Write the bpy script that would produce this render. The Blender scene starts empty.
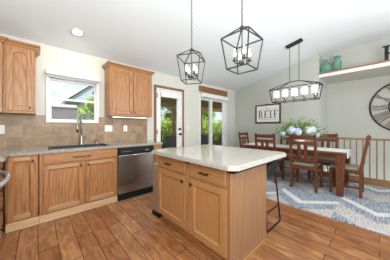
import bpy, bmesh, math, random
from mathutils import Vector, Matrix
random.seed(7)
sc = bpy.context.scene
C = sc.collection
PI = math.pi

# ------------------------------------------------------------------ camera, world, lights, exposure
cam_d = bpy.data.cameras.new('camera'); cam = bpy.data.objects.new('camera', cam_d); C.objects.link(cam)
cam_d.sensor_width = 36; cam_d.lens = 36 * 170.9 / 390
cam_d.shift_y = -3.0 / 390; cam_d.clip_start = 0.05; cam_d.clip_end = 300
cam.location = (0, 0, 1.213)
cam.rotation_euler = (PI / 2, 0, -(PI / 2 - math.radians(47.2)))
sc.camera = cam
sc.view_settings.view_transform = 'Standard'; sc.view_settings.look = 'None'
sc.view_settings.gamma = 1; sc.view_settings.use_curve_mapping = False
sc.view_settings.exposure = 0.08

W = bpy.data.worlds.new('sky'); sc.world = W; W.use_nodes = True
nt = W.node_tree; nt.nodes.clear()
tc = nt.nodes.new('ShaderNodeTexCoord'); sp = nt.nodes.new('ShaderNodeSeparateXYZ')
nt.links.new(tc.outputs['Generated'], sp.inputs[0])
gr = nt.nodes.new('ShaderNodeValToRGB'); nt.links.new(sp.outputs['Z'], gr.inputs[0])
gr.color_ramp.elements[0].position = 0.0; gr.color_ramp.elements[0].color = (.80, .88, .95, 1)
gr.color_ramp.elements[1].position = 0.6; gr.color_ramp.elements[1].color = (.42, .62, .88, 1)
nz = nt.nodes.new('ShaderNodeTexNoise'); nz.inputs['Scale'].default_value = 4.5; nz.inputs['Detail'].default_value = 6
mp = nt.nodes.new('ShaderNodeMapping'); mp.inputs['Scale'].default_value = (1, 1, 2.6); mp.inputs['Location'].default_value = (.3, .1, .25)
nt.links.new(tc.outputs['Generated'], mp.inputs[0]); nt.links.new(mp.outputs[0], nz.inputs['Vector'])
cr = nt.nodes.new('ShaderNodeValToRGB'); nt.links.new(nz.outputs['Fac'], cr.inputs[0])
cr.color_ramp.elements[0].position = .42; cr.color_ramp.elements[1].position = .62
mx = nt.nodes.new('ShaderNodeMixRGB'); mx.inputs[2].default_value = (1, 1, 1, 1)
nt.links.new(cr.outputs[0], mx.inputs[0]); nt.links.new(gr.outputs[0], mx.inputs[1])
bg = nt.nodes.new('ShaderNodeBackground'); bg.inputs[1].default_value = 1.1
nt.links.new(mx.outputs[0], bg.inputs[0])
wo = nt.nodes.new('ShaderNodeOutputWorld'); nt.links.new(bg.outputs[0], wo.inputs[0])

def light(name, typ, loc, energy, col=(1, 1, 1), rot=(0, 0, 0), **kw):
    d = bpy.data.lights.new(name, typ); d.energy = energy; d.color = col
    for k, v in kw.items(): setattr(d, k, v)
    o = bpy.data.objects.new(name, d); C.objects.link(o); o.location = loc; o.rotation_euler = rot
    return o
light('sun', 'SUN', (0, 0, 20), 9.0, (1, .95, .86), (math.radians(35), 0, math.radians(60)), angle=.01)
# broad fill light added behind the camera to brighten the room
light('rear_fill', 'AREA', (1.0, -2.4, 1.5), 48, (1, .99, .98), (math.radians(104), 0, 0), shape='RECTANGLE', size=4.6, size_y=2.2)
# large unseen panel added to throw fill light up at the ceiling
light('ceiling_fill', 'AREA', (1.2, -1.5, 1.6), 180, (.90, .95, 1), (math.radians(150), 0, 0), shape='RECTANGLE', size=4.2, size_y=1.4)
# recessed can over the sink, then unseen ones added for brightness
CAN_FILL_SPOTS = [(0.44, 3.02), (0.44, 1.2), (3.2, -0.6), (0.3, -0.8)]
def ceil_z(y):      # vault that eases into a flat crown
    if y > 1.4: return 2.491 + .235 * (3.516 - y)
    t = (1.4 - max(y, .2)) / 1.2
    return 2.491 + .235 * 2.116 + .235 * 1.2 * (t - t * t / 2)
for i, (x, y) in enumerate(CAN_FILL_SPOTS):
    light('can_and_fill_light', 'AREA', (x, y, ceil_z(y) - .03), 4 if i == 0 else 6, (1, .95, .88), (0, 0, 0), shape='DISK', size=.14)
light('stairwell_fill', 'POINT', (5.75, -.6, -.9), 22, (1, .93, .82), shadow_soft_size=.12)  # unseen fill added to lighten the wall behind the balusters
# the photographer's flash above the camera
light('camera_flash', 'AREA', (-.05, -.05, 1.85), 14, (1, .98, .97), (math.radians(88), 0, -math.radians(45)), shape='DISK', size=.2)

# ------------------------------------------------------------------ materials
MATS = {}
def newmat(name):
    m = bpy.data.materials.new(name); m.use_nodes = True
    n = m.node_tree; n.nodes.clear()
    o = n.nodes.new('ShaderNodeOutputMaterial'); b = n.nodes.new('ShaderNodeBsdfPrincipled')
    n.links.new(b.outputs[0], o.inputs[0])
    return m, n, b, o
def add(n, t, **kw):
    x = n.nodes.new(t)
    for k, v in kw.items(): setattr(x, k, v)
    return x
def ramp(n, src, stops):
    r = add(n, 'ShaderNodeValToRGB'); e = r.color_ramp.elements
    while len(e) < len(stops): e.new(.5)
    for i, (p, c) in enumerate(stops): e[i].position = p; e[i].color = (*c, 1)
    n.links.new(src, r.inputs[0]); return r.outputs[0]
def coords(n, scale=(1, 1, 1), loc=(0, 0, 0), rot=(0, 0, 0), src='Object'):
    t = add(n, 'ShaderNodeTexCoord'); m = add(n, 'ShaderNodeMapping')
    m.inputs['Scale'].default_value = scale; m.inputs['Location'].default_value = loc; m.inputs['Rotation'].default_value = rot
    n.links.new(t.outputs[src], m.inputs[0]); return m.outputs[0]
def noise(n, vec, scale, detail=4, rough=.5, dist=0):
    x = add(n, 'ShaderNodeTexNoise'); x.inputs['Scale'].default_value = scale; x.inputs['Detail'].default_value = detail
    x.inputs['Roughness'].default_value = rough; x.inputs['Distortion'].default_value = dist
    n.links.new(vec, x.inputs['Vector']); return x.outputs['Fac']
def bump(n, b, h, strength=.2, dist=.005):
    x = add(n, 'ShaderNodeBump'); x.inputs['Strength'].default_value = strength; x.inputs['Distance'].default_value = dist
    n.links.new(h, x.inputs['Height']); n.links.new(x.outputs[0], b.inputs['Normal'])
def mixc(n, f, a, b_, mode='MIX'):
    m = add(n, 'ShaderNodeMixRGB', blend_type=mode)
    for i, v in ((0, f), (1, a), (2, b_)):
        if isinstance(v, (int, float)): m.inputs[i].default_value = v
        elif isinstance(v, tuple): m.inputs[i].default_value = (*v, 1)
        else: n.links.new(v, m.inputs[i])
    return m.outputs[0]
def plain(name, col, rough=.5, metal=0, var=.06, nscale=30, spec=.5, bumpy=0):
    m, n, b, o = newmat(name)
    f = noise(n, coords(n), nscale, 3)
    c0 = tuple(max(0, c * (1 - var)) for c in col); c1 = tuple(min(1, c * (1 + var)) for c in col)
    n.links.new(ramp(n, f, [(.3, c0), (.7, c1)]), b.inputs['Base Color'])
    b.inputs['Roughness'].default_value = rough; b.inputs['Metallic'].default_value = metal
    b.inputs['Specular IOR Level'].default_value = spec
    if bumpy: bump(n, b, f, bumpy)
    MATS[name] = m; return m
def wood(name, dark, mid, lite, axis, rough=.38, scale=1.0, coat=.0, wmix=.3):
    """grain runs along axis (0 x, 1 y, 2 z)"""
    m, n, b, o = newmat(name)
    s = [34 * scale] * 3; s[axis] = 1.6 * scale
    fine = noise(n, coords(n, tuple(s)), 3.0, 5, .6)
    s2 = [15.0 * scale] * 3; s2[axis] = 2.2 * scale
    w = add(n, 'ShaderNodeTexWave', wave_type='RINGS', rings_direction='SPHERICAL')
    w.inputs['Scale'].default_value = .9; w.inputs['Distortion'].default_value = 5; w.inputs['Detail'].default_value = 2
    w.inputs['Detail Scale'].default_value = .8
    n.links.new(coords(n, tuple(s2), (.4, .7, .3)), w.inputs['Vector'])
    a = ramp(n, fine, [(.28, dark), (.5, mid), (.75, lite)])
    g = ramp(n, w.outputs['Fac'], [(0, dark), (.35, mid), (1, lite)])
    n.links.new(mixc(n, wmix, a, g), b.inputs['Base Color'])
    b.inputs['Roughness'].default_value = rough
    b.inputs['Coat Weight'].default_value = coat; b.inputs['Coat Roughness'].default_value = .2
    bump(n, b, fine, .08, .002)
    MATS[name] = m; return m
OAK = ((.17, .062, .018), (.40, .178, .060), (.50, .25, .098))
oak_x = wood('oak_x', *OAK, 0); oak_y = wood('oak_y', *OAK, 1); oak_z = wood('oak_z', *OAK, 2)
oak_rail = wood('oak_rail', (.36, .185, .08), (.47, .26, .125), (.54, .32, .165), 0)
OAK2 = ((.31, .140, .050), (.44, .220, .086), (.50, .265, .115))
isl_y = wood('island_oak_y', *OAK2, 1); isl_z = wood('island_oak_z', *OAK2, 2)
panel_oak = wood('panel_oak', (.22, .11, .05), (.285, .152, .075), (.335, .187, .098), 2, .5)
pale_oak = wood('pale_oak', (.50, .32, .16), (.62, .42, .24), (.70, .50, .30), 0)
CH = ((.035, .010, .004), (.125, .036, .012), (.24, .080, .027))
cherry = wood('cherry_z', *CH, 2, .42, 1.3); cherry_y = wood('cherry_y', *CH, 1, .42, 1.3)
trim_wood = wood('trim_wood', (.14, .055, .02), (.235, .10, .038), (.31, .145, .06), 0, .4)
cap_wood = wood('cap_wood', (.20, .095, .042), (.31, .16, .075), (.39, .21, .10), 1, .4)
rail_wood = wood('rail_wood', (.20, .105, .04), (.30, .165, .068), (.37, .215, .095), 1, .4)
deck_wood = wood('deck_wood', (.30, .20, .10), (.42, .29, .16), (.50, .36, .21), 0, .6)
post_wood = wood('post_wood', (.26, .15, .07), (.36, .22, .12), (.44, .28, .16), 2, .6)

wall_m = plain('wall_paint', (.50, .51, .465), .7, var=.015, nscale=60, spec=.25)
kit_m = plain('kitchen_wall_paint', (.64, .635, .565), .7, var=.015, nscale=60, spec=.25)
ceil_m = plain('ceiling_paint', (.80, .86, .885), .8, var=.012, nscale=80, spec=.2, bumpy=.05)
white = plain('white_paint', (.80, .80, .79), .35, var=.01)
whitecloth = plain('white_cloth', (.78, .76, .74), .9, var=.05, nscale=90)
plastic = plain('white_plastic', (.80, .78, .72), .4, var=.01)
black = plain('black_metal', (.012, .012, .013), .42, .3, var=.2)
blackp = plain('black_plastic', (.008, .008, .009), .5, var=.1, spec=.3)
darkgrey = plain('dark_grey_metal', (.07, .066, .063), .35, .6, var=.15)
nickel = plain('brushed_nickel', (.50, .48, .45), .3, 1.0, var=.08)
chrome = plain('can_steel', (.42, .41, .40), .42, .7, var=.05)
chrome = plain('grey_enamel', (.55, .56, .58), .25, .6, var=.05)
sinkm = plain('black_sink', (.018, .018, .02), .35, var=.2)
seatm = plain('tan_seat_fabric', (.33, .27, .20), .9, var=.3, nscale=70)
shade_m, n, b, o = newmat('opal_shade')
b.inputs['Base Color'].default_value = (.9, .86, .86, 1); b.inputs['Roughness'].default_value = .3
b.inputs['Emission Color'].default_value = (1, .93, .91, 1); b.inputs['Emission Strength'].default_value = .42
bulb_m, n, b, o = newmat('bulb_glow')
b.inputs['Base Color'].default_value = (1, .95, .85, 1)
b.inputs['Emission Color'].default_value = (1, .82, .58, 1); b.inputs['Emission Strength'].default_value = 2.0
canglow, n, b, o = newmat('can_diffuser'); b.inputs['Emission Color'].default_value = (1, .98, .95, 1); b.inputs['Emission Strength'].default_value = 3
strip_glow, n, b, o = newmat('strip_diffuser'); b.inputs['Emission Color'].default_value = (1, .90, .72, 1); b.inputs['Emission Strength'].default_value = 2.5

def glass_mat(name, tint=(1, 1, 1), gl=.07):
    m = bpy.data.materials.new(name); m.use_nodes = True; n = m.node_tree; n.nodes.clear()
    o = add(n, 'ShaderNodeOutputMaterial'); t = add(n, 'ShaderNodeBsdfTransparent'); g = add(n, 'ShaderNodeBsdfGlossy')
    t.inputs[0].default_value = (*tint, 1); g.inputs['Roughness'].default_value = .02
    x = add(n, 'ShaderNodeMixShader'); x.inputs[0].default_value = gl
    n.links.new(t.outputs[0], x.inputs[1]); n.links.new(g.outputs[0], x.inputs[2]); n.links.new(x.outputs[0], o.inputs[0])
    return m
pane = glass_mat('window_glass', (.98, .985, .985), .010)
clearglass = glass_mat('clear_glass', (.93, .93, .93), .10)
greenglass, n, b, o = newmat('green_bottle_glass')
b.inputs['Base Color'].default_value = (.24, .50, .41, 1); b.inputs['Roughness'].default_value = .12
b.inputs['Transmission Weight'].default_value = .6; b.inputs['IOR'].default_value = 1.2
n.links.new(ramp(n, noise(n, coords(n), 8, 2), [(.3, (.20, .46, .36)), (.7, (.42, .70, .58))]), b.inputs['Base Color'])

# stainless steel: vertical brushing
steel, n, b, o = newmat('stainless_steel')
f = noise(n, coords(n, (60, 60, .6)), 3, 3)
n.links.new(ramp(n, f, [(.3, (.46, .44, .42)), (.7, (.56, .54, .52))]), b.inputs['Base Color'])
b.inputs['Metallic'].default_value = 1; b.inputs['Roughness'].default_value = .24
b.inputs['Anisotropic'].default_value = .5

# plank floor, boards along y
floor_m, n, b, o = newmat('plank_floor')
t = add(n, 'ShaderNodeTexCoord'); mpn = add(n, 'ShaderNodeMapping'); mpn.inputs['Rotation'].default_value = (0, 0, PI / 2)
mpn.inputs['Location'].default_value = (0, -.01, 0)
n.links.new(t.outputs['Object'], mpn.inputs[0])
br = add(n, 'ShaderNodeTexBrick'); br.offset = .37; br.inputs['Scale'].default_value = 1
br.inputs['Brick Width'].default_value = .95; br.inputs['Row Height'].default_value = .155; br.inputs['Mortar Size'].default_value = .0035
br.inputs['Mortar Smooth'].default_value = .2; br.inputs['Bias'].default_value = 0
br.inputs['Color1'].default_value = (0, 0, 0, 1); br.inputs['Color2'].default_value = (1, 1, 1, 1); br.inputs['Mortar'].default_value = (.5, .5, .5, 1)
n.links.new(mpn.outputs[0], br.inputs['Vector'])
base = ramp(n, br.outputs['Color'], [(0, (.33, .128, .046)), (.5, (.42, .182, .070)), (1, (.48, .23, .10))])
f1 = noise(n, coords(n, (16, 1.2, 1)), 3, 6, .65)
f2 = noise(n, coords(n, (5, 1.6, 1)), 2.4, 4, .6, 1)
v1 = ramp(n, f1, [(.3, (.62, .60, .58)), (.7, (1.12, 1.1, 1.08))])
v2 = ramp(n, f2, [(.32, (.62, .58, .55)), (.66, (1.16, 1.17, 1.18))])
c = mixc(n, 1, mixc(n, 1, base, v1, 'MULTIPLY'), v2, 'MULTIPLY')
c = mixc(n, br.outputs['Fac'], c, (.055, .024, .012))
n.links.new(c, b.inputs['Base Color'])
n.links.new(ramp(n, f2, [(.3, (.30, .30, .30)), (.7, (.46, .46, .46))]), b.inputs['Roughness'])
bump(n, b, f2, .22, .006)

# granite
def granite(name, c0, c1, c2):
    m, n, b, o = newmat(name)
    v = coords(n)
    a = noise(n, v, 120, 3, .7); d = noise(n, v, 38, 4, .6)
    col = mixc(n, .5, ramp(n, a, [(.35, c0), (.5, c1), (.65, c2)]), ramp(n, d, [(.35, c1), (.65, c2)]))
    n.links.new(col, b.inputs['Base Color']); b.inputs['Roughness'].default_value = .11
    return m
gran_d = granite('granite_grey', (.08, .07, .055), (.29, .26, .22), (.47, .44, .385))
gran_l = granite('granite_pale', (.13, .115, .095), (.45, .43, .385), (.56, .54, .49))

# stone tile on the xz plane
tile_m, n, b, o = newmat('stone_tile')
t = add(n, 'ShaderNodeTexCoord'); s_ = add(n, 'ShaderNodeSeparateXYZ'); cb = add(n, 'ShaderNodeCombineXYZ')
n.links.new(t.outputs['Object'], s_.inputs[0]); n.links.new(s_.outputs[0], cb.inputs[0]); n.links.new(s_.outputs[2], cb.inputs[1])
br = add(n, 'ShaderNodeTexBrick'); br.offset = 0; br.inputs['Scale'].default_value = 1
br.inputs['Brick Width'].default_value = .155; br.inputs['Row Height'].default_value = .155; br.inputs['Mortar Size'].default_value = .0035
br.inputs['Color1'].default_value = (0, 0, 0, 1); br.inputs['Color2'].default_value = (1, 1, 1, 1)
n.links.new(cb.outputs[0], br.inputs['Vector'])
base = ramp(n, br.outputs['Color'], [(0, (.27, .165, .080)), (.5, (.32, .205, .108)), (1, (.37, .25, .148))])
f = noise(n, coords(n), 9, 5, .65, .6)
c = mixc(n, 1, base, ramp(n, f, [(.3, (.66, .64, .62)), (.7, (1.22, 1.22, 1.22))]), 'MULTIPLY')
n.links.new(mixc(n, br.outputs['Fac'], c, (.28, .21, .145)), b.inputs['Base Color'])
b.inputs['Roughness'].default_value = .4; bump(n, b, f, .1)

# rug: streaked blues and greys with pale chevron bands
rug_m, n, b, o = newmat('rug_weave')
t = add(n, 'ShaderNodeTexCoord'); s_ = add(n, 'ShaderNodeSeparateXYZ'); n.links.new(t.outputs['Object'], s_.inputs[0])
def mth(op, a, b_=0.0):
    x = add(n, 'ShaderNodeMath', operation=op)
    for i, v in ((0, a), (1, b_)):
        if isinstance(v, (int, float)): x.inputs[i].default_value = v
        else: n.links.new(v, x.inputs[i])
    return x.outputs[0]
X_ = mth('ADD', s_.outputs[0], 3.97); Y_ = mth('DIVIDE', mth('SUBTRACT', mth('ADD', s_.outputs[1], 1.0), .44), .84)
col = mth('FLOOR', Y_); dd_ = mth('MULTIPLY', mth('ABSOLUTE', mth('SUBTRACT', mth('FRACT', Y_), .5)), .80)
u = mth('ADD', mth('SUBTRACT', X_, dd_), mth('MULTIPLY', col, .32))
ph = mth('FRACT', mth('DIVIDE', mth('SUBTRACT', u, 3.03 - 13.0), 1.3))
band = ramp(n, ph, [(0, (1, 1, 1)), (.11, (1, 1, 1)), (.12, (0, 0, 0)), (1, (0, 0, 0))])
st = noise(n, coords(n, (3, 34, 1)), 2.0, 5, .7)
big = noise(n, coords(n), 1.6, 2)
cblue = ramp(n, st, [(.30, (.075, .10, .145)), (.44, (.19, .225, .28)), (.56, (.38, .40, .43)), (.7, (.56, .55, .54))])
cwarm = ramp(n, st, [(.30, (.33, .28, .26)), (.5, (.48, .44, .42)), (.7, (.58, .57, .56))])
cc = mixc(n, ramp(n, ph, [(.50, (0, 0, 0)), (.53, (1, 1, 1)), (.80, (1, 1, 1)), (.83, (0, 0, 0))]), cblue, cwarm)
cwhite = ramp(n, st, [(.25, (.50, .49, .47)), (.6, (.68, .67, .65))])
n.links.new(mixc(n, band, cc, cwhite), b.inputs['Base Color'])
b.inputs['Roughness'].default_value = .95; bump(n, b, st, .3)

def leafmat(name, c0, c1):
    m, n, b, o = newmat(name)
    n.links.new(ramp(n, noise(n, coords(n), 5, 3), [(.3, c0), (.7, c1)]), b.inputs['Base Color'])
    b.inputs['Roughness'].default_value = .5
    tr = add(n, 'ShaderNodeBsdfTranslucent'); tr.inputs[0].default_value = (*c1, 1); ms = add(n, 'ShaderNodeMixShader'); ms.inputs[0].default_value = .35
    n.links.new(b.outputs[0], ms.inputs[1]); n.links.new(tr.outputs[0], ms.inputs[2]); n.links.new(ms.outputs[0], o.inputs[0])
    return m
leaf_a = leafmat('leaf_bright', (.20, .34, .035), (.50, .64, .14))
leaf_b = leafmat('leaf_deep', (.05, .13, .02), (.18, .32, .05))
leaf_c = leafmat('leaf_fresh', (.12, .26, .04), (.36, .48, .12))
petal = leafmat('petal', (.52, .62, .82), (.86, .89, .93))
bark = plain('bark', (.10, .07, .045), .9, var=.3, nscale=12)
grass = plain('lawn_green', (.10, .18, .04), .95, var=.3, nscale=4)
shingle, n, b, o = newmat('roof_shingle')
n.links.new(ramp(n, noise(n, coords(n, (2, 6, 14)), 2, 4), [(.3, (.020, .014, .013)), (.7, (.050, .038, .036))]), b.inputs['Base Color']); b.inputs['Roughness'].default_value = .9
siding, n, b, o = newmat('blue_grey_siding')
wv = add(n, 'ShaderNodeTexWave', bands_direction='Z'); wv.inputs['Scale'].default_value = 2.2
n.links.new(coords(n), wv.inputs['Vector'])
n.links.new(ramp(n, wv.outputs['Fac'], [(0, (.34, .42, .52)), (.3, (.50, .59, .70)), (1, (.53, .62, .73))]), b.inputs['Base Color']); b.inputs['Roughness'].default_value = .7
wicker = plain('dark_wicker', (.11, .10, .10), .7, var=.4, nscale=50)
cushion_m = plain('grey_cushion', (.20, .20, .21), .9, var=.1)
greyed = plain('brown_grey_numeral', (.24, .185, .15), .6, var=.2, nscale=20)
signw = plain('sign_white', (.80, .79, .75), .6, var=.03)
signk = plain('sign_ink', (.03, .04, .04), .6)
potm = plain('pale_ceramic', (.74, .72, .70), .5, var=.04)

# ------------------------------------------------------------------ mesh builder
IDENT = lambda u, v, w: (u, v, w)
class MB:
    def __init__(s): s.bm = bmesh.new()
    def _map(s, vs, M):
        if M:
            for v in vs: v.co = Vector(M(*v.co))
    def box(s, x0, x1, y0, y1, z0, z1, bev=0, M=None):
        r = bmesh.ops.create_cube(s.bm, size=1); vs = r['verts']
        for v in vs: v.co = Vector((x0 + (v.co.x + .5) * (x1 - x0), y0 + (v.co.y + .5) * (y1 - y0), z0 + (v.co.z + .5) * (z1 - z0)))
        if bev:
            es = list({e for v in vs for e in v.link_edges})
            g = bmesh.ops.bevel(s.bm, geom=es, offset=bev, segments=2, affect='EDGES', profile=.5)
            vs = list({v for f in g['faces'] for v in f.verts} | {v for v in vs if v.is_valid})
        s._map(vs, M); return s
    def prism(s, pts, w0, w1, M=None, bev=0):
        """polygon pts (u,v) extruded from w0 to w1"""
        a = [s.bm.verts.new((p[0], p[1], w0)) for p in pts]; b = [s.bm.verts.new((p[0], p[1], w1)) for p in pts]
        k = len(pts); s.bm.faces.new(a[::-1]); s.bm.faces.new(b)
        for i in range(k): s.bm.faces.new((a[i], a[(i + 1) % k], b[(i + 1) % k], b[i]))
        vs = a + b
        if bev:
            es = [e for e in {e for v in b for e in v.link_edges} if e.verts[0] in b and e.verts[1] in b]
            g = bmesh.ops.bevel(s.bm, geom=es, offset=bev, segments=2, affect='EDGES')
            vs = list({v for f in g['faces'] for v in f.verts} | {v for v in vs if v.is_valid})
        s._map(vs, M); return s
    def tube(s, pts, r, n=8, closed=False, cap=True, flat=1):
        pts = [Vector(p) for p in pts]; k = len(pts); rings = []
        rr = r if isinstance(r, (list, tuple)) else [r] * k
        up = None
        for i, p in enumerate(pts):
            if closed: d = pts[(i + 1) % k] - pts[i - 1]
            else: d = pts[min(i + 1, k - 1)] - pts[max(i - 1, 0)]
            d.normalize()
            if up is None:
                up = Vector((0, 0, 1)) if abs(d.z) < .9 else Vector((1, 0, 0))
            a = d.cross(up)
            if a.length < 1e-4: a = d.orthogonal()
            a.normalize(); b = a.cross(d); up = b
            rings.append([s.bm.verts.new(p + a * math.cos(2 * PI * j / n) * rr[i] + b * math.sin(2 * PI * j / n) * rr[i] * flat) for j in range(n)])
        for i in range(k if closed else k - 1):
            A, B = rings[i], rings[(i + 1) % k]
            for j in range(n): s.bm.faces.new((A[j], A[(j + 1) % n], B[(j + 1) % n], B[j]))
        if cap and not closed:
            s.bm.faces.new(rings[0][::-1]); s.bm.faces.new(rings[-1])
        return s
    def bar(s, a, b, w, h=None, twist=0):
        """square bar from a to b"""
        h = h or w; a, b = Vector(a), Vector(b); d = (b - a).normalized()
        up = Vector((0, 0, 1)) if abs(d.z) < .95 else Vector((0, 1, 0))
        x = d.cross(up).normalized(); y = x.cross(d)
        R = []
        for p in (a, b): R.append([s.bm.verts.new(p + x * i * w / 2 + y * j * h / 2) for i, j in ((-1, -1), (1, -1), (1, 1), (-1, 1))])
        s.bm.faces.new(R[0][::-1]); s.bm.faces.new(R[1])
        for j in range(4): s.bm.faces.new((R[0][j], R[0][(j + 1) % 4], R[1][(j + 1) % 4], R[1][j]))
        return s
    def lathe(s, prof, c=(0, 0, 0), n=20, cap=True):
        rings = []
        for r, z in prof: rings.append([s.bm.verts.new((c[0] + r * math.cos(2 * PI * j / n), c[1] + r * math.sin(2 * PI * j / n), c[2] + z)) for j in range(n)])
        for A, B in zip(rings, rings[1:]):
            for j in range(n): s.bm.faces.new((A[j], A[(j + 1) % n], B[(j + 1) % n], B[j]))
        if cap: s.bm.faces.new(rings[0][::-1]); s.bm.faces.new(rings[-1])
        return s
    def leaf(s, p, size, rnd):
        d = Vector((rnd.uniform(-1, 1), rnd.uniform(-1, 1), rnd.uniform(-1, 1))).normalized()
        a = d.orthogonal().normalized(); b = d.cross(a)
        p = Vector(p); h = size * .5
        q = [p - d * h, p + a * h * .55 + b * h * .15, p + d * h, p - a * h * .55 + b * h * .15]
        s.bm.faces.new([s.bm.verts.new(v) for v in q])
    def build(s, name, mat, parent=None, origin=None, smooth=False):
        off = Vector(parent['_o']) if parent is not None else Vector(origin or (0, 0, 0))
        bmesh.ops.recalc_face_normals(s.bm, faces=s.bm.faces[:])
        for v in s.bm.verts: v.co -= off
        me = bpy.data.meshes.new(name); s.bm.to_mesh(me); s.bm.free()
        me.materials.append(mat)
        if smooth:
            for p in me.polygons: p.use_smooth = True
        o = bpy.data.objects.new(name, me); C.objects.link(o)
        o['_o'] = list(off)
        if parent is not None: o.parent = parent
        else: o.location = off
        return o
def tag(o, label=None, cat=None, group=None, kind=None):
    if label: o['label'] = label
    if cat: o['category'] = cat
    if group: o['group'] = group
    if kind: o['kind'] = kind
    return o
def thing(name, label, cat, loc=(0, 0, 0), group=None):
    o = bpy.data.objects.new(name, None); C.objects.link(o); o.location = loc; o.empty_display_size = .1
    o['_o'] = list(loc); return tag(o, label, cat, group)
def struct(o): o['kind'] = 'structure'; return o
def kids(o): return [c for c in bpy.data.objects if c.parent == o]
def dup(o, loc=None, rz=None, label=None, parent=None):
    c = o.copy(); C.objects.link(c)
    if parent is not None: c.parent = parent
    if loc is not None: c.location = loc
    if rz is not None: c.rotation_euler = (0, 0, rz)
    if label: c['label'] = label
    for k in kids(o): dup(k, parent=c)
    return c
def circ(cx, cy, r, n=24, a0=0, a1=2 * PI):
    return [(cx + r * math.cos(a0 + (a1 - a0) * i / n), cy + r * math.sin(a0 + (a1 - a0) * i / n)) for i in range(n + (0 if abs(a1 - a0 - 2 * PI) < 1e-6 else 1))]

# ------------------------------------------------------------------ room shell
YW, XR, XC = 3.516, 5.21, 6.17          # back wall, dining wall, stairwell wall
struct(MB().box(-1.0, 5.25, -2.6, 3.66, -.12, 0).build('floor', floor_m))
m = MB()
ys = [3.7] + [1.4 - i * .06 for i in range(21)] + [-2.6]
m.prism([(y, ceil_z(y)) for y in ys] + [(y, ceil_z(y) + .12) for y in ys[::-1]], -1.0, 6.3, M=lambda u, v, w: (w, u, v))
struct(m.build('ceiling', ceil_m))
# back wall with window and door openings
m = MB(); T0, T1 = YW, YW + .14
ZT = 2.52
for x0, x1, z0, z1 in [(-1.0, .14, 0, ZT), (.14, .80, 0, 1.30), (.14, .80, 2.02, ZT), (.80, 1.88, 0, ZT)]:
    m.box(x0, x1, T0, T1, z0, z1)
for x0, x1, z0, z1 in [(1.88, 2.02, 0, ZT), (2.02, 2.80, 2.14, ZT), (2.80, 3.45, 0, ZT), (3.45, 4.66, 2.16, ZT), (4.66, 6.2, 0, ZT)]:
    m.box(x0, x1, T0, T1, z0, z1)
struct(m.build('wall_back', kit_m))
struct(MB().box(-1.0, -.88, -2.6, YW, 0, 3.1).build('wall_left', kit_m))
m = MB()   # dining wall, top follows the vault
m.prism([(1.035, 0), (3.6, 0), (3.6, ceil_z(YW) + .0), (YW, ceil_z(YW) + .03), (1.4, ceil_z(1.4) + .03), (1.035, ceil_z(1.035) + .03)], XR, XC + .1, M=lambda u, v, w: (w, u, v))
struct(m.build('wall_right', wall_m))
struct(MB().box(XC, XC + .12, -2.6, 1.035, -2.6, 2.47).build('wall_stairwell', wall_m))
m = MB().box(XR, XC + .12, -2.6, 1.035, 2.45, 2.525).box(5.56, 5.68, -2.6, 1.035, 2.525, 3.13)
struct(m.build('wall_right_upper', wall_m))
struct(MB().box(XR - .025, XR + .33, -2.6, 1.05, 2.527, 2.562, .006).build('trim_1', cap_wood))
struct(MB().box(XR - .012, XR, -2.6, 1.035, 2.45, 2.526, .002).build('trim_4', white))
struct(MB().box(5.25, XC, -2.6, 1.035, -2.7, -2.6).build('floor_stairwell', floor_m))
struct(MB().box(XR - .014, XR, 1.035, YW, 0, .10, .003).build('baseboard_right', white))
struct(MB().box(2.90, 3.40, YW - .014, YW, 0, .10, .003).build('baseboard_back', white))
# curb under the railing
struct(MB().box(5.14, 5.28, -2.6, 1.035, -.2, .10, .004).build('trim_2', rail_wood))

# kitchen window
w = thing('window_1', None, None, (.47, YW, 1.29)); struct(w)
x0, x1 = .105, .834; z0, z1 = 1.285, 2.03
m = MB()
for a in ((x0, .145, z0, z1), (.795, x1, z0, z1), (.145, .795, z0, 1.315), (.145, .795, 1.99, z1)): m.box(a[0], a[1], YW - .025, YW + .10, a[2], a[3], .004)
m.build('window_frame', white, w)
m = MB()
for a in ((.145, .165, 1.655, 1.99), (.775, .795, 1.655, 1.99), (.165, .775, 1.965, 1.99), (.165, .775, 1.655, 1.685)): m.box(a[0], a[1], YW + .05, YW + .08, a[2], a[3], .003)
m.build('upper_sash', white, w)
m = MB()
for a in ((.145, .17, 1.315, 1.675), (.77, .795, 1.315, 1.675), (.17, .77, 1.315, 1.34), (.17, .77, 1.645, 1.675)): m.box(a[0], a[1], YW + .01, YW + .04, a[2], a[3], .003)
m.build('lower_sash', white, w)
MB().box(.165, .775, YW + .062, YW + .066, 1.685, 1.965).build('pane', pane, w)
MB().box(.17, .77, YW + .022, YW + .026, 1.34, 1.645).build('pane', pane, w)
b_ = thing('roller_blind', 'white cassette of a rolled up blind above the sink window', 'blind', (.47, YW - .05, 1.99))
MB().box(.10, .835, YW - .085, YW - .026, 2.03, 2.105, .012).build('cassette', white, b_)
MB().box(.115, .825, YW - .055, YW - .045, 1.995, 2.03, .003).build('hem_bar', plain('grey_hem', (.45, .46, .47), .6), b_)

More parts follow.
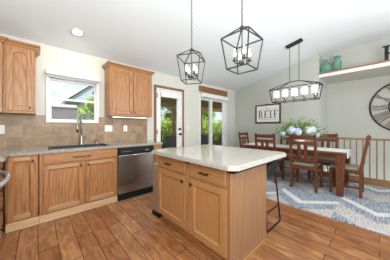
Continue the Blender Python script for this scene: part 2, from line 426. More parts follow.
# back door
d = thing('door_1', None, None, (2.41, YW, 0)); struct(d)
m = MB()
for a in ((2.02, 2.06, 0, 2.14), (2.76, 2.80, 0, 2.14), (2.06, 2.76, 2.10, 2.14)): m.box(a[0], a[1], YW - .012, YW + .12, a[2], a[3], .003)
m.build('door_frame', white, d)
m = MB()
for a in ((2.065, 2.15, .02, 2.095), (2.64, 2.755, .02, 2.095), (2.15, 2.64, .02, .26), (2.15, 2.64, 1.98, 2.095)): m.box(a[0], a[1], YW + .0, YW + .045, a[2], a[3], .004)
m.build('door_slab', white, d)
MB().box(2.15, 2.64, YW + .02, YW + .026, .26, 1.98).build('pane', pane, d)
m = MB()
for z in (1.16, 1.03):
    m.tube([(2.71, YW - .0, z), (2.71, YW - .03, z)], .03 if z > 1.1 else .027, 12).tube([(2.71, YW - .03, z), (2.71, YW - .065, z)], .014 if z > 1.1 else .03, 12)
m.build('door_handle', black, d)
m = MB()
for z in (.3, 1.1, 1.95): m.tube([(2.05, YW - .016, z - .05), (2.05, YW - .016, z + .05)], .009, 8)
m.build('hinge', black, d)
b_ = thing('roller_blind', 'white rolled blind cassette across top of the back door', 'blind', (2.41, YW - .04, 1.93))
MB().box(2.13, 2.66, YW - .07, YW - .002, 1.92, 2.03, .012).build('cassette', white, b_)
m = MB()
m.box(1.97, 2.03, YW - .022, YW, 0, 2.14, .004).box(2.79, 2.845, YW - .022, YW, 0, 2.14, .004).box(1.97, 2.845, YW - .026, YW, 2.13, 2.19, .004)
struct(m.build('trim_3', trim_wood))

# sliding patio door
d = thing('door_2', None, None, (4.05, YW, 0)); struct(d)
m = MB()
for a in ((3.43, 3.475, 0, 2.16), (4.61, 4.69, 0, 2.16), (3.475, 4.61, 2.10, 2.16), (3.475, 4.61, 0, .04)): m.box(a[0], a[1], YW - .012, YW + .12, a[2], a[3], .004)
m.build('door_frame', white, d)
for nm, a0, a1, yy in (('fixed_panel', 3.475, 4.02, .07), ('sliding_panel', 3.92, 4.61, .02)):
    st = .035 if nm == 'fixed_panel' else .09
    m = MB()
    for a in ((a0, a0 + st, .04, 2.10), (a1 - .09, a1, .04, 2.10), (a0 + st, a1 - .09, .04, .14), (a0 + st, a1 - .09, 2.02, 2.10)): m.box(a[0], a[1], YW + yy, YW + yy + .035, a[2], a[3], .003)
    pnl = m.build(nm, white, d)
    MB().box(a0 + st, a1 - .09, YW + yy + .015, YW + yy + .02, .14, 2.02).build('pane', pane, pnl)
MB().box(4.54, 4.56, YW - .03, YW + .02, .95, 1.2, .004).build('door_handle', white, d)
b_ = thing('shade_cassette', 'white curved shade cassette over the sliding patio door', 'blind', (4.05, YW - .05, 2.08))
MB().box(3.46, 4.70, YW - .11, YW - .013, 2.07, 2.20, .035).build('cassette', white, b_)
v = MB().box(3.40, 4.72, YW - .03, YW, 2.235, 2.405, .004).build('valance_board', trim_wood, None, (4.05, YW - .02, 2.23)); tag(v, 'dark brown wood board mounted on wall above sliding door', 'board')

# ------------------------------------------------------------------ backsplash, counters, sink
m = MB()
for a in ((-.879, .104, .916, 1.394), (.104, .835, .916, 1.284), (.835, 1.80, .916, 1.394)): m.box(a[0], a[1], YW - .010, YW - .001, a[2], a[3])
tag(m.build('tile_backsplash', tile_m, None, (0.003, YW, .918)), 'brown stone tile backsplash on wall behind the sink counter', 'backsplash')

YC = 2.896; XL = -.262
m = MB()
m.prism([(-.88, YW - .01), (-.88, 2.485), (XL + .03, 2.485), (XL + .03, YC - .03), (.124, YC - .03), (.124, YW - .01)], .877, .915, bev=.008)
m.box(.124, .876, YC - .03, 2.969, .877, .915, .0).box(.124, .876, 3.376, YW - .01, .877, .915)
m.prism([(.876, YW - .01), (.876, YC - .03), (1.79, YC - .03), (1.82, YC), (1.82, YW - .01)], .877, .915, bev=.008)
tag(m.build('kitchen_countertop', gran_d, None, (.3, 3.2, .877)), 'speckled grey granite counter running under window and around corner', 'countertop')
s_k = thing('kitchen_sink', 'black rimmed sink set into the grey granite counter', 'sink', (.51, 3.17, .70))
m = MB()
m.box(.125, .14, 2.97, 3.375, .69, .9155).box(.86, .875, 2.97, 3.375, .69, .9155).box(.14, .86, 2.97, 2.985, .69, .9155).box(.14, .86, 3.36, 3.375, .69, .9155).box(.14, .86, 2.985, 3.36, .685, .70)
m.build('basin', sinkm, s_k)
m = MB()
for a in ((.118, .14, 2.965, 3.40), (.86, .882, 2.965, 3.40), (.14, .86, 2.965, 2.985), (.14, .86, 3.36, 3.385)): m.box(*a, .9155, .919, .001)
m.build('rim', sinkm, s_k)
MB().lathe([(.045, .0), (.045, .006), (.02, .006)], (.51, 3.2, .7), 16).build('drain', nickel, s_k)

# faucet
f_ = thing('kitchen_faucet', 'brushed nickel pull-down gooseneck faucet behind the sink', 'faucet', (.555, 3.43, .915))
m = MB().lathe([(.030, 0), (.030, .012), (.022, .03), (.019, .14), (.014, .16)], (.555, 3.43, .915), 16)
m.build('base', nickel, f_, smooth=True)
dx, dy = -.50, -.87
P = [(.555, 3.43, 1.06), (.555, 3.43, 1.24)]
R_ = .075
for i in range(1, 11):
    a = PI * i / 10
    P.append((.555 + dx * R_ * (1 - math.cos(a)), 3.43 + dy * R_ * (1 - math.cos(a)), 1.26 + R_ * math.sin(a)))
P.append((P[-1][0], P[-1][1], 1.22))
MB().tube(P, .0125, 10).build('gooseneck_spout', nickel, f_, smooth=True)
q = P[-1]
MB().tube([(q[0], q[1], 1.235), (q[0], q[1], 1.20), (q[0] , q[1] , 1.13)], [.015, .018, .022], 12).build('spray_head', nickel, f_, smooth=True)
MB().tube([(.57, 3.43, 1.0), (.60, 3.425, 1.01)], .014, 10).tube([(.60, 3.425, 1.01), (.65, 3.41, 1.06)], .008, 8).build('lever_handle', nickel, f_, smooth=True)
s_d = thing('soap_dispenser', 'small nickel soap dispenser right of the faucet', 'soap dispenser', (.79, 3.43, .915))
MB().lathe([(.020, 0), (.020, .01), (.012, .02), (.012, .055), (.016, .06), (.016, .075)], (.79, 3.43, .915), 14).build('body', nickel, s_d, smooth=True)
MB().tube([(.79, 3.43, .985), (.775, 3.39, .985), (.772, 3.375, .975)], .006, 8).build('spout', nickel, s_d)

# ------------------------------------------------------------------ cabinet fronts
def MY(y):  # faces -y : u = x, v = z, w outwards
    return lambda u, v, w: (u, y - w, v)
def MXm(x):  # faces -x : u = y, v = z
    return lambda u, v, w: (x - w, u, v)
def MXp(x):  # faces +x
    return lambda u, v, w: (x + w, u, v)
def bx(m, u0, u1, v0, v1, w0, w1, M, bev=0): m.box(u0, u1, v0, v1, w0, w1, bev, M)
def door(parent, u0, u1, v0, v1, M, mat, arch=False, name='door', fr=.058, rail=None):
    m = MB(); t = .020
    bx(m, u0, u0 + fr, v0, v1, 0, t, M, .003); bx(m, u1 - fr, u1, v0, v1, 0, t, M, .003)
    bx(m, u0 + fr, u1 - fr, v0, v0 + fr, 0, t, M, .003)
    a, b = u0 + fr, u1 - fr
    if arch:
        mid = (a + b) / 2; hh = .035
        arc = []
        for i in range(17):
            s = i / 16; x = a + (b - a) * s
            k = max(0, 1 - (abs(s - .5) / .47) ** 2)
            arc.append((x, v1 - fr - .035 + hh * k ** .8 if k > 0 else v1 - fr - .035))
        m.prism([(a, v1)] + arc + [(b, v1)], 0, t, M)
        inner = [(p[0] + (.012 if p[0] < mid else -.012) * (abs(p[0] - mid) > .02), p[1] - .012) for p in arc]
        pts = [(a + .012, v0 + fr + .012)] + inner + [(b - .012, v0 + fr + .012)]
        bx(m, a, b, v0 + fr, v1 - fr + .005, 0, .006, M)
        m.prism(pts[::-1], .006, .015, M)
    else:
        bx(m, a, b, v1 - fr, v1, 0, t, M, .003)
        bx(m, a, b, v0 + fr, v1 - fr, 0, .006, M)
        g = .014
        q0 = [(a, v0 + fr), (b, v0 + fr), (b, v1 - fr), (a, v1 - fr)]
        q1 = [(a + g, v0 + fr + g), (b - g, v0 + fr + g), (b - g, v1 - fr - g), (a + g, v1 - fr - g)]
        A = [m.bm.verts.new(M(p[0], p[1], .0185)) for p in q0]; B = [m.bm.verts.new(M(p[0], p[1], .0063)) for p in q1]
        for i in range(4): m.bm.faces.new((A[i], A[(i + 1) % 4], B[(i + 1) % 4], B[i]))
    o = m.build(name, mat, parent)
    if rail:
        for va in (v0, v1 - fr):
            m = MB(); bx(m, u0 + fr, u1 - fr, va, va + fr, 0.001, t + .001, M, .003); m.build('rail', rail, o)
    return o
def slab(parent, u0, u1, v0, v1, M, mat, name='drawer'):
    m = MB(); bx(m, u0, u1, v0, v1, 0, .020, M, .006); return m.build(name, mat, parent)
def pull(parent, uc, v, L, M, vert=False, name='handle', r=.0055, out=.03):
    m = MB(); h = L / 2
    P = (lambda s, w: M(uc, v + s, w)) if vert else (lambda s, w: M(uc + s, v, w))
    m.bar(P(-h, .02 + out), P(h, .02 + out), .011)
    for s in (-h * .75, h * .75): m.bar(P(s, .018), P(s, .02 + out), .010)
    return m.build(name, black, parent)
def knob(parent, u, v, M, w=.022, hgt=.034):
    m = MB(); bx(m, u - .006, u + .006, v - .006, v + .006, .018, .034, M); bx(m, u - w / 2, u + w / 2, v - hgt / 2, v + hgt / 2, .034, .044, M, .003)
    return m.build('knob', black, parent)

# base cabinets on the back wall
My = MY(YC)
def base_cab(name, label, x0, x1, group=None, low=False):
    c = thing(name, label, 'cabinet', ((x0 + x1) / 2, 3.2, 0), group)
    m = MB().box(x0, x1, YC, YW - .012, .098, .876) if not low else MB().box(x0, x1, YC, YW - .012, .098, .68).box(x0, x1, YC, 2.965, .68, .876).box(x0, x0 + .018, 2.965, YW - .012, .68, .876).box(x1 - .018, x1, 2.965, YW - .012, .68, .876)
    m.build('body', oak_z, c)
    MB().box(x0, x1 + (.009 if x0 < -.1 else 0), YC - .004, YC + .03, 0, .097, .003).build('toe_board', pale_oak, c)
    return c
c = base_cab('corner_cabinet', 'oak corner base cabinet with single door left of the sink cabinet', -.262, .013)
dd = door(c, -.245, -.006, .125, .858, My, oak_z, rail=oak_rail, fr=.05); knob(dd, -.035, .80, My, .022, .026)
c = base_cab('sink_cabinet', 'oak base cabinet below the sink with two doors under drawer front', .024, .962, low=True)
slab(c, .062, .945, .735, .858, My, oak_x, 'drawer_front'); pull(kids(c)[-1], .47, .80, .22, My)
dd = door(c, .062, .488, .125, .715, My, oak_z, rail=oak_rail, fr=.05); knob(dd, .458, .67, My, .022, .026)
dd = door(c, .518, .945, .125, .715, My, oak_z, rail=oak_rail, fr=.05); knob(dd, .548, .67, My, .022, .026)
c = base_cab('end_cabinet', 'narrow oak filler cabinet at counter end right of the dishwasher', 1.612, 1.79)
slab(c, 1.625, 1.78, .735, .858, My, oak_x, 'drawer_front'); door(c, 1.625, 1.78, .125, .715, My, oak_z, fr=.04)

# dishwasher
dw = thing('dishwasher', 'stainless steel dishwasher with black control strip under counter', 'dishwasher', (1.285, 3.2, 0))
MB().box(.970, 1.604, YC + .01, YW - .05, .02, .87).build('body', blackp, dw)
MB().box(.972, 1.602, YC - .03, YC + .01, .235, .745, .006).build('door', steel, dw)
MB().box(.972, 1.602, YC - .024, YC + .01, .115, .228, .005).build('lower_panel', steel, dw)
m = MB().box(.972, 1.602, YC - .035, YC + .01, .750, .870, .008)
cp = m.build('control_panel', blackp, dw)
m = MB()
for i in range(5): MB().box(1.03 + i * .03, 1.048 + i * .03, YC - .038, YC - .034, .80, .808).build('button', chrome, cp)
MB().box(1.43, 1.50, YC - .038, YC - .034, .80, .812).build('display', chrome, cp)
MB().box(1.18, 1.40, YC - .041, YC - .034, .775, .835, .003).build('latch_handle', black, cp)
MB().box(.972, 1.602, YC - .005, YC + .009, .0, .108).build('toe_plate', blackp, dw)

# left run: drawer cabinet and range
XW = XL; XL = XL - .03
Mx = MXp(XL)
c = thing('drawer_cabinet', 'oak cabinet with stacked drawers at left edge beside the range', 'cabinet', (-.57, 2.67, 0))
MB().box(-.875, XL, 2.505, 2.875, .098, .876).build('body', oak_z, c)
MB().box(-.875, XL + .004, 2.505, 2.875, 0, .097, .003).build('toe_board', pale_oak, c)
for v0, v1, zc in ((.70, .858, .78), (.47, .68, .56), (.27, .45, .36), (.11, .25, .17)):
    s = slab(c, 2.52, 2.83, v0, v1, Mx, oak_y); pull(s, 2.66, zc, .12, Mx, out=.018)
rg = thing('kitchen_range', 'range at left edge with bowed grey oven handle', 'oven', (-.57, 2.1, 0))
MB().box(-.875, XL - .0, 1.72, 2.48, .03, .90, .004).build('body', steel, rg)
MB().box(-.875, XL + .02, 1.72, 2.48, .90, .925, .006).build('cooktop', blackp, rg)
od = MB().box(XL, XL + .03, 1.74, 2.46, .18, .84, .006).build('oven_door', steel, rg)
MB().box(XL + .03, XL + .033, 1.86, 2.34, .34, .66).build('door_window', blackp, od)
P = []
for i in range(17):
    s = i / 16; a = (s - .5) * 2
    P.append((XL + .03 + .082 * (1 - abs(a) ** 3.2), 2.08 + a * .345, .79))
MB().tube(P, .018, 10).build('oven_handle', chrome, od, smooth=True)
MB().box(XL, XL + .022, 1.74, 2.46, .05, .165, .005).build('warming_drawer', steel, rg)
for (gx, gy) in ((-.70, 1.92), (-.70, 2.28), (-.42, 1.92), (-.42, 2.28)): MB().tube([(gx + .09 * math.cos(a * PI / 10), gy + .09 * math.sin(a * PI / 10), .93) for a in range(20)], .006, 6, True).build('burner', darkgrey, rg)

XL = XW
# wall cabinets
def crown(x0, x1, y0, y1, z, name, c, left=True):
    prof = [(0, 0), (.012, 0), (.02, .02), (.045, .045), (.05, .06), (0, .06)]
    m = MB(); rings = []
    for o, h in prof:
        o2 = o
        pts = [(x0 - o2 * left, y1), (x0 - o2 * left, y0 - o2), (x1 + o2, y0 - o2), (x1 + o2, y1)]
        rings.append([m.bm.verts.new((px, py, z + h)) for px, py in pts])
    for A, B in zip(rings, rings[1:] + rings[:1]):
        for j in range(3): m.bm.faces.new((A[j], A[j + 1], B[j + 1], B[j]))
    m.bm.faces.new(rings[-1]) ; 
    return m.build(name, oak_x, c)
def wall_cab(label, x0, x1, z0, z1, doors, left=True, yf=None):
    yf = yf or YW - .33
    c = thing('wall_cabinet', label, 'cabinet', ((x0 + x1) / 2, YW - .16, z0))
    MB().box(x0, x1, yf, YW - .002, z0, z1).build('body', oak_z, c)
    M = MY(yf)
    for (a, b, side) in doors:
        dd = door(c, a, b, z0 + .03, z1 - .02, M, oak_z, True)
        knob(dd, (b - .03) if side > 0 else (a + .03), z0 + .075, M, .02, .024)
    crown(x0, x1, yf, YW - .002, z1 - .004, 'crown_moulding', c, left)
    return c
wall_cab('oak wall cabinet with arched door left of the sink window', -.306, -.012, 1.395, 2.262, [(-.282, -.035, 1)], False)
wall_cab('oak wall cabinet cut off by left edge of the photo', -.875, -.310, 1.395, 2.262, [(-.84, -.345, 1)], False, YW - .36)
ucab = wall_cab('oak wall cabinet with two arched doors between window and back door', .935, 1.742, 1.415, 2.285, [(.965, 1.33, 1), (1.347, 1.715, -1)])
u = thing('under_cabinet_light', 'glowing strip light under the two door wall cabinet', 'light', (1.33, YW - .25, 1.39))
MB().box(.99, 1.66, YW - .30, YW - .22, 1.398, 1.4145).build('housing', black, u)
MB().box(1.0, 1.65, YW - .295, YW - .225, 1.391, 1.398).build('diffuser', strip_glow, u)

# outlets and switch
def plate(name, label, cat, x, z, gangs):
    w = .075 if gangs == 1 else .135
    yf = YW - .010 if x < 1.8 else YW
    o = thing(name, label, cat, (x, yf, z - .06))
    MB().box(x - w / 2, x + w / 2, yf - .007, yf - .0005, z - .06, z + .06, .003).build('cover_plate', plastic, o)
    for g in range(gangs):
        gx = x + (g - (gangs - 1) / 2) * .046
        if cat == 'switch': MB().box(gx - .016, gx + .016, yf - .011, yf - .007, z - .033, z + .033, .002).build('rocker', white, o)
        else:
            for dz in (-.02, .02): MB().tube([(gx, yf - .007, z + dz), (gx, yf - .010, z + dz)], .016, 14).build('socket', white, o)
plate('wall_switch', 'double white switch plate on tile right of the sink window', 'switch', 1.005, 1.185, 2)
plate('electrical_outlet', 'single white outlet on tile under the two door wall cabinet', 'outlet', 1.32, 1.185, 1)
plate('electrical_outlet', 'white outlet on tile at left edge below wall cabinet', 'outlet', -.36, 1.18, 1)
plate('wall_switch', 'white light switch between back door and sliding door', 'switch', 2.99, 1.19, 1)

# ------------------------------------------------------------------ island
IX0, IX1, IY0, IY1 = 1.163, 1.801, .834, 1.975
isl = thing('kitchen_island', 'honey oak kitchen island with two drawers over two doors', 'island', (1.48, 1.4, 0))
MB().box(IX0, IX1 - .02, IY0 + .02, IY1, .105, .8295).build('body', isl_z, isl)
MB().box(IX0 + .055, IX1 - .03, IY0 + .02, IY1 - .005, 0, .104).build('toe_board', oak_y, isl)
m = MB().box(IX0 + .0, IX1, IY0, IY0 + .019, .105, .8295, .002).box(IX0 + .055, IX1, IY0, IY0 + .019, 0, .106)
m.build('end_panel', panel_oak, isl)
MB().box(IX1 - .019, IX1, IY0 + .019, IY1, 0, .8295, .002).build('back_panel', isl_z, isl)
MB().box(IX1 - .004, IX1 + .010, IY0 - .008, IY0 + .012, 0, .8295, .003).build('corner_moulding', isl_z, isl)
m = MB().box(IX0 + .055, IX1 + .010, IY0 - .009, IY0 - .0005, 0, .022, .003); m.build('base_shoe', isl_y, isl)
Mi = MXm(IX0)
for a, b, side in ((IY0 + .035, 1.315, 1), (1.395, 1.95, -1)):
    s = slab(isl, a, b, .715, .850, Mi, isl_y); pull(s, (a + b) / 2 + .01, .782, .115, Mi, r=.007)
    dd = door(isl, a, b, .125, .690, Mi, isl_z, fr=.06)
    knob(dd, (b - .03) if side > 0 else (a + .03), .635, Mi, .024, .036)
m = MB()
ch = .06; X0, X1, Y0, Y1 = 1.065, 2.16, .725, 2.02
m.prism([(X0 + ch, Y0), (X1 - ch, Y0), (X1, Y0 + ch), (X1, Y1 - ch), (X1 - ch, Y1), (X0 + ch, Y1), (X0, Y1 - ch), (X0, Y0 + ch)], .877, .917, bev=.010)
tag(m.build('island_countertop', gran_l, None, (1.7, 1.4, .877)), 'pale speckled stone slab with clipped corners topping the island', 'countertop')
m = MB().box(IX0 + .012, 2.09, IY0 - .035, 1.985, .83, .8765)  # black slab: sub-top plus the shade under the overhang, built as solid
tag(m.build('deck_and_shade', black, None, (1.65, 1.4, .83)), 'black deck doubling as overhang shade between the island cabinets and its stone top', 'support')

# trash can at the far end of the island
t_ = thing('trash_can', 'slim stainless trash can at the far end of the island', 'trash can', (1.37, 2.09, 0))
MB().box(1.19, 1.55, 1.995, 2.165, .05, .665, .02).build('body', MATS['can_steel'], t_)
MB().box(1.185, 1.555, 1.99, 2.17, 0, .05, .008).build('base', blackp, t_)
MB().box(1.185, 1.555, 1.99, 2.17, .667, .705, .012).build('lid', MATS['can_steel'], t_)

# counter stool
st_ = thing('counter_stool', 'black sled base counter stool tucked under the island overhang', 'stool', (2.1, 1.07, 0))
m = MB()
sh = []
prof = [(1.90, .605), (1.94, .59), (2.05, .585), (2.15, .59), (2.22, .62), (2.265, .71), (2.285, .82)]
CS = [(-.205, 1.0), (-.20, .55), (-.185, .18), (-.14, .03), (0, 0), (.14, .03), (.185, .18), (.20, .55), (.205, 1.0)]   # cross section of the bucket
NS = len(CS)
for i, (px, pz) in enumerate(prof):
    row = []
    for yy, k in CS:
        lift = (.05, .17, .21, .21, .19, .11, .0)[i] * k
        row.append(m.bm.verts.new((px - (.05 * k if i > 4 else 0), 1.07 + yy, pz + lift)))
    sh.append(row)
for A, B in zip(sh, sh[1:]):
    for j in range(NS - 1): m.bm.faces.new((A[j], A[j + 1], B[j + 1], B[j]))
o = m.build('seat_shell', blackp, st_, smooth=True)
sm = o.modifiers.new('thick', 'SOLIDIFY'); sm.thickness = .022
for yy in (.87, 1.27):
    MB().tube([(1.97, yy + (.05 if yy < 1 else -.05), .63), (1.915, yy, .03), (1.93, yy, .011), (2.28, yy, .011), (2.297, yy, .03), (2.22, yy + (.03 if yy < 1 else -.03), .65)], .010, 8).build('sled_leg', black, st_)
MB().bar((1.935, .885, .24), (1.935, 1.255, .24), .016).build('footrest', black, st_)
for yy in (.88, 1.26): MB().bar((1.925, yy, .22), (2.275, yy, .22), .013).build('side_rail', black, st_)

# floor vent
v = thing('floor_vent', 'tan metal floor register in front of the dishwasher', 'vent', (1.33, 2.81, 0))
MB().box(1.18, 1.48, 2.755, 2.865, .0005, .008, .003).build('frame', plain('vent_tan', (.50, .36, .26), .5, .4), v)
m = MB()
for i in range(12): m.box(1.20 + i * .022, 1.21 + i * .022, 2.77, 2.85, .008, .011)
m.build('louver', plain('vent_slat', (.36, .26, .19), .5, .4), v)

# ceiling can in view (thing); the other lamps are added fill outside the frame
def can(x, y, label):
    z = ceil_z(y); a = math.atan(.235) if y > .9 else 0
    c = thing('recessed_light', label, 'ceiling light', (x, y, z))
    m = MB().lathe([(.062, -.004), (.085, -.006), (.088, 0.0), (.062, 0.0)], (x, y, z - .002), 24, False); o1 = m.build('trim_ring', white, c, smooth=True)
    m = MB().lathe([(.001, -.003), (.064, -.003)], (x, y, z - .002), 24, False); o2 = m.build('diffuser', canglow, c)
    c.rotation_euler = (-a, 0, 0)
can(*CAN_FILL_SPOTS[0], 'round white recessed ceiling light above the sink')

# ------------------------------------------------------------------ pendant lanterns
def lantern(loc, rz, label):
    """local: z=0 is the bottom frame"""
    p = thing('lantern_pendant', label, 'pendant light', (0, 0, 0), 'lantern pendants over the island')
    b0, s0, zs, za = .123, .168, .345, .475
    K = .86
    B = [(i * b0, j * b0, 0) for i, j in ((-1, -1), (1, -1), (1, 1), (-1, 1))]
    S = [(i * s0, j * s0, zs) for i, j in ((-1, -1), (1, -1), (1, 1), (-1, 1))]
    m = MB()
    for i in range(4):
        m.bar(B[i], B[(i + 1) % 4], .011); m.bar(S[i], S[(i + 1) % 4], .011); m.bar(B[i], S[i], .011); m.bar(S[i], (S[i][0] * .06, S[i][1] * .06, za), .012)
    m.build('cage', darkgrey, p)
    MB().lathe([(.022, .455), (.026, .47), (.018, .49), (.008, .50)], (0, 0, 0), 12).tube([(0, 0, .10), (0, 0, .46)], .006, 8).build('stem', darkgrey, p)
    m = MB().lathe([(.008, .05), (.028, .06), (.02, .08), (.008, .10)], (0, 0, 0), 12)
    for i in range(4):
        a = i * PI / 2 + PI / 4; cx, cy = .084 * math.cos(a), .084 * math.sin(a)
        m.tube([(0, 0, .07), (cx * .5, cy * .5, .055), (cx, cy, .075), (cx, cy, .09)], .005, 6)
        m.lathe([(.008, .088), (.024, .095), (.026, .102), (.012, .104)], (cx, cy, 0), 12)
    m.build('arms', darkgrey, p)
    for i in range(4):
        a = i * PI / 2 + PI / 4; cx, cy = .084 * math.cos(a), .084 * math.sin(a)
        cd = MB().lathe([(.011, .104), (.011, .138)], (cx, cy, 0), 10).build('candle_sleeve', darkgrey, p)
        MB().lathe([(.008, .138), (.016, .155), (.0175, .175), (.011, .207), (.003, .238)], (cx, cy, 0), 10).build('bulb', bulb_m, cd, smooth=True)
    top = (ceil_z(loc[1]) - loc[2]) / K
    k = int((top - .50 - .03) / .036)
    m = MB()
    for i in range(k + 1):
        z = .505 + i * .036; R2 = .009
        pts = [(R2 * math.cos(a * PI / 4) * (1 if i % 2 else 0), R2 * math.cos(a * PI / 4) * (0 if i % 2 else 1), z + .016 + .021 * math.sin(a * PI / 4)) for a in range(8)]
        m.tube(pts, .0035, 5, True)
    m.build('chain', darkgrey, p)
    MB().lathe([(.012, top - .035), (.055, top - .03), (.062, top - .012), (.062, top + .01)], (0, 0, 0), 20).build('canopy', darkgrey, p)
    p.location = loc; p.rotation_euler = (0, 0, rz); p.scale = (K, K, K)
    return p
lantern((1.455, 1.635, 1.793), math.radians(32), 'farther black cage lantern pendant, near the back door end of island')
lantern((1.47, .912, 1.775), math.radians(3), 'nearer black cage lantern pendant, over the near end of island')

# linear chandelier over the table
cx, y0, y1 = 4.06, .77, 1.72; yc = (y0 + y1) / 2
ch_ = thing('linear_chandelier', 'long black cage chandelier with five white shades above dining table', 'chandelier', (cx, yc, 1.77))
zb, zs, zr = 1.775, 2.06, 2.195
hb, hs = .10, .135
m = MB()
Bp = [(cx - hb, y0 + .05, zb), (cx + hb, y0 + .05, zb), (cx + hb, y1 - .05, zb), (cx - hb, y1 - .05, zb)]
Sp = [(cx - hs, y0, zs), (cx + hs, y0, zs), (cx + hs, y1, zs), (cx - hs, y1, zs)]
Rp = [(cx, yc - .09, zr), (cx, yc + .09, zr)]
for i in range(4):
    m.bar(Bp[i], Bp[(i + 1) % 4], .013); m.bar(Sp[i], Sp[(i + 1) % 4], .013); m.bar(Bp[i], Sp[i], .013)
for i, r in ((0, 0), (1, 0), (2, 1), (3, 1)): m.bar(Sp[i], Rp[r], .013)
m.bar(Rp[0], Rp[1], .016)
m.build('cage', black, ch_)
m = MB()
for yy in (yc - .09, yc + .09): m.tube([(cx, yy, zr), (cx, yy, ceil_z(yy) - .02)], .006, 8)
m.build('hanging_rod', black, ch_)
m = MB()
aa = math.atan(.235)
m.prism([(yc - .15, ceil_z(yc - .15) - .035), (yc + .15, ceil_z(yc + .15) - .035), (yc + .15, ceil_z(yc + .15) + .0), (yc - .15, ceil_z(yc - .15) + .0)], cx - .06, cx + .06, M=lambda u, v, w: (w, u, v))
m.build('canopy', black, ch_)
m = MB().bar((cx, y0 + .05, zb + .015), (cx, y1 - .05, zb + .015), .014)
m.build('light_bar', darkgrey, ch_)
for i in range(5):
    yy = yc + (i - 2) * .187
    hd = MB().lathe([(.012, -.05), (.012, .03), (.03, .045), (.034, .09), (.012, .095)], (cx, yy, zb + .02), 14).build('lamp_holder', nickel, ch_, smooth=True)
    MB().lathe([(.040, .10), (.066, .10), (.066, .25), (.060, .25), (.060, .108), (.04, .108)], (cx, yy, zb + .01), 20, False).build('shade', shade_m, hd, smooth=True)
    MB().lathe([(.008, .11), (.02, .14), (.02, .17), (.006, .20)], (cx, yy, zb + .01), 10).build('bulb', bulb_m, hd, smooth=True)

# ------------------------------------------------------------------ rug, table, chairs
rug = MB().box(2.86, 5.08, -.75, 2.75, .001, .012, .003).build('area_rug', rug_m, None, (3.97, 1.0, .001)); tag(rug, 'blue and grey streaked rug with pale bands under dining table', 'rug')
ZF = .0125
tb = thing('dining_table', 'dark cherry dining table with thick square legs', 'table', (4.2, 1.39, ZF))
TX0, TX1, TY0, TY1 = 3.80, 4.62, .385, 2.38
MB().box(TX0, TX1, TY0, TY1, .735, .768, .006).build('tabletop', cherry_y, tb)
m = MB().box(TX0 + .06, TX0 + .085, TY0 + .08, TY1 - .08, .65, .734).box(TX1 - .085, TX1 - .06, TY0 + .08, TY1 - .08, .65, .734).box(TX0 + .06, TX1 - .06, TY0 + .05, TY0 + .075, .65, .734).box(TX0 + .06, TX1 - .06, TY1 - .075, TY1 - .05, .65, .734)
m.build('apron', cherry_y, tb)
for lx in (TX0 + .075, TX1 - .075):
    for ly in (TY0 + .08, TY1 - .08):
        m = MB()
        R2 = []
        for z, h in ((ZF, .044), (.10, .047), (.55, .060), (.60, .062), (.734, .062)):
            R2.append([m.bm.verts.new((lx + i * h, ly + j * h, z)) for i, j in ((-1, -1), (1, -1), (1, 1), (-1, 1))])
        m.bm.faces.new(R2[0][::-1]); m.bm.faces.new(R2[-1])
        for A, B in zip(R2, R2[1:]):
            for j in range(4): m.bm.faces.new((A[j], A[(j + 1) % 4], B[(j + 1) % 4], B[j]))
        m.build('leg', cherry, tb)
m = MB()
rx0, rx1 = 3.93, 4.50
m.box(rx0, rx1, TY0 - .006, TY1 + .006, .7685, .7745).box(rx0, rx1, TY0 - .012, TY0 - .002, .665, .7745).box(rx0, rx1, TY1 + .002, TY1 + .012, .665, .7745)
tag(m.build('table_runner', whitecloth, None, (4.2, 1.38, .7685)), 'white cloth laid along the dining table, hanging over its ends', 'tablecloth')

def make_chair():
    c = thing('dining_chair', 'x', 'chair', (0, 0, 0), 'dining chairs around the table')
    for sx in (-1, 1):
        m = MB(); x = sx * .205
        m.bar((x, -.20, 0), (x, -.195, .46), .042, .042); m.bar((x, -.195, .45), (x, -.245, .80), .042, .038); m.bar((x, -.245, .79), (x, -.285, 1.055), .042, .032)
        m.build('back_post', cherry, c)
        m = MB().bar((x * 1.05, .20, 0), (x * 1.05, .20, .435), .044, .044); m.build('front_leg', cherry, c)
        MB().bar((x, -.19, .16), (x * 1.05, .19, .16), .018, .03).build('side_stretcher', cherry_y, c)
    MB().box(-.17, .17, -.015, .008, .15, .18).build('cross_stretcher', cherry, c)
    m = MB().box(-.21, .21, .18, .21, .39, .45).box(-.20, .20, -.21, -.18, .39, .45).box(-.215, -.19, -.19, .19, .39, .45).box(.19, .215, -.19, .19, .39, .45)
    m.build('seat_frame', cherry, c)
    MB().box(-.205, .205, -.175, .225, .448, .495, .018).build('seat', seatm, c)
    def arcrail(z0, z1, name):
        m = MB()
        for i in range(8):
            a = -1 + i * .25; b = a + .25
            f = lambda s: -.020 * (1 - s * s)
            yb = lambda z: -.195 - (z - .45) * .145 if z < .8 else -.245 - (z - .8) * .2
            vs = []
            for s in (a, b):
                for z in (z0, z1):
                    for t in (-.011, .011): vs.append(m.bm.verts.new((s * .188, yb(z) + f(s) + t, z)))
            for q in ((0, 2, 6, 4), (1, 5, 7, 3), (0, 4, 5, 1), (2, 3, 7, 6)): m.bm.faces.new([vs[k] for k in q])
        return m.build(name, cherry, c)
    arcrail(.965, 1.04, 'crest_rail'); arcrail(.865, .925, 'upper_rail'); arcrail(.555, .605, 'lower_rail')
    for sx, w in ((-.055, .062), (.055, .062)):
        MB().bar((sx, -.228, .595), (sx, -.277, .88), w, .012).build('slat', cherry, c)
    return c
proto = make_chair()
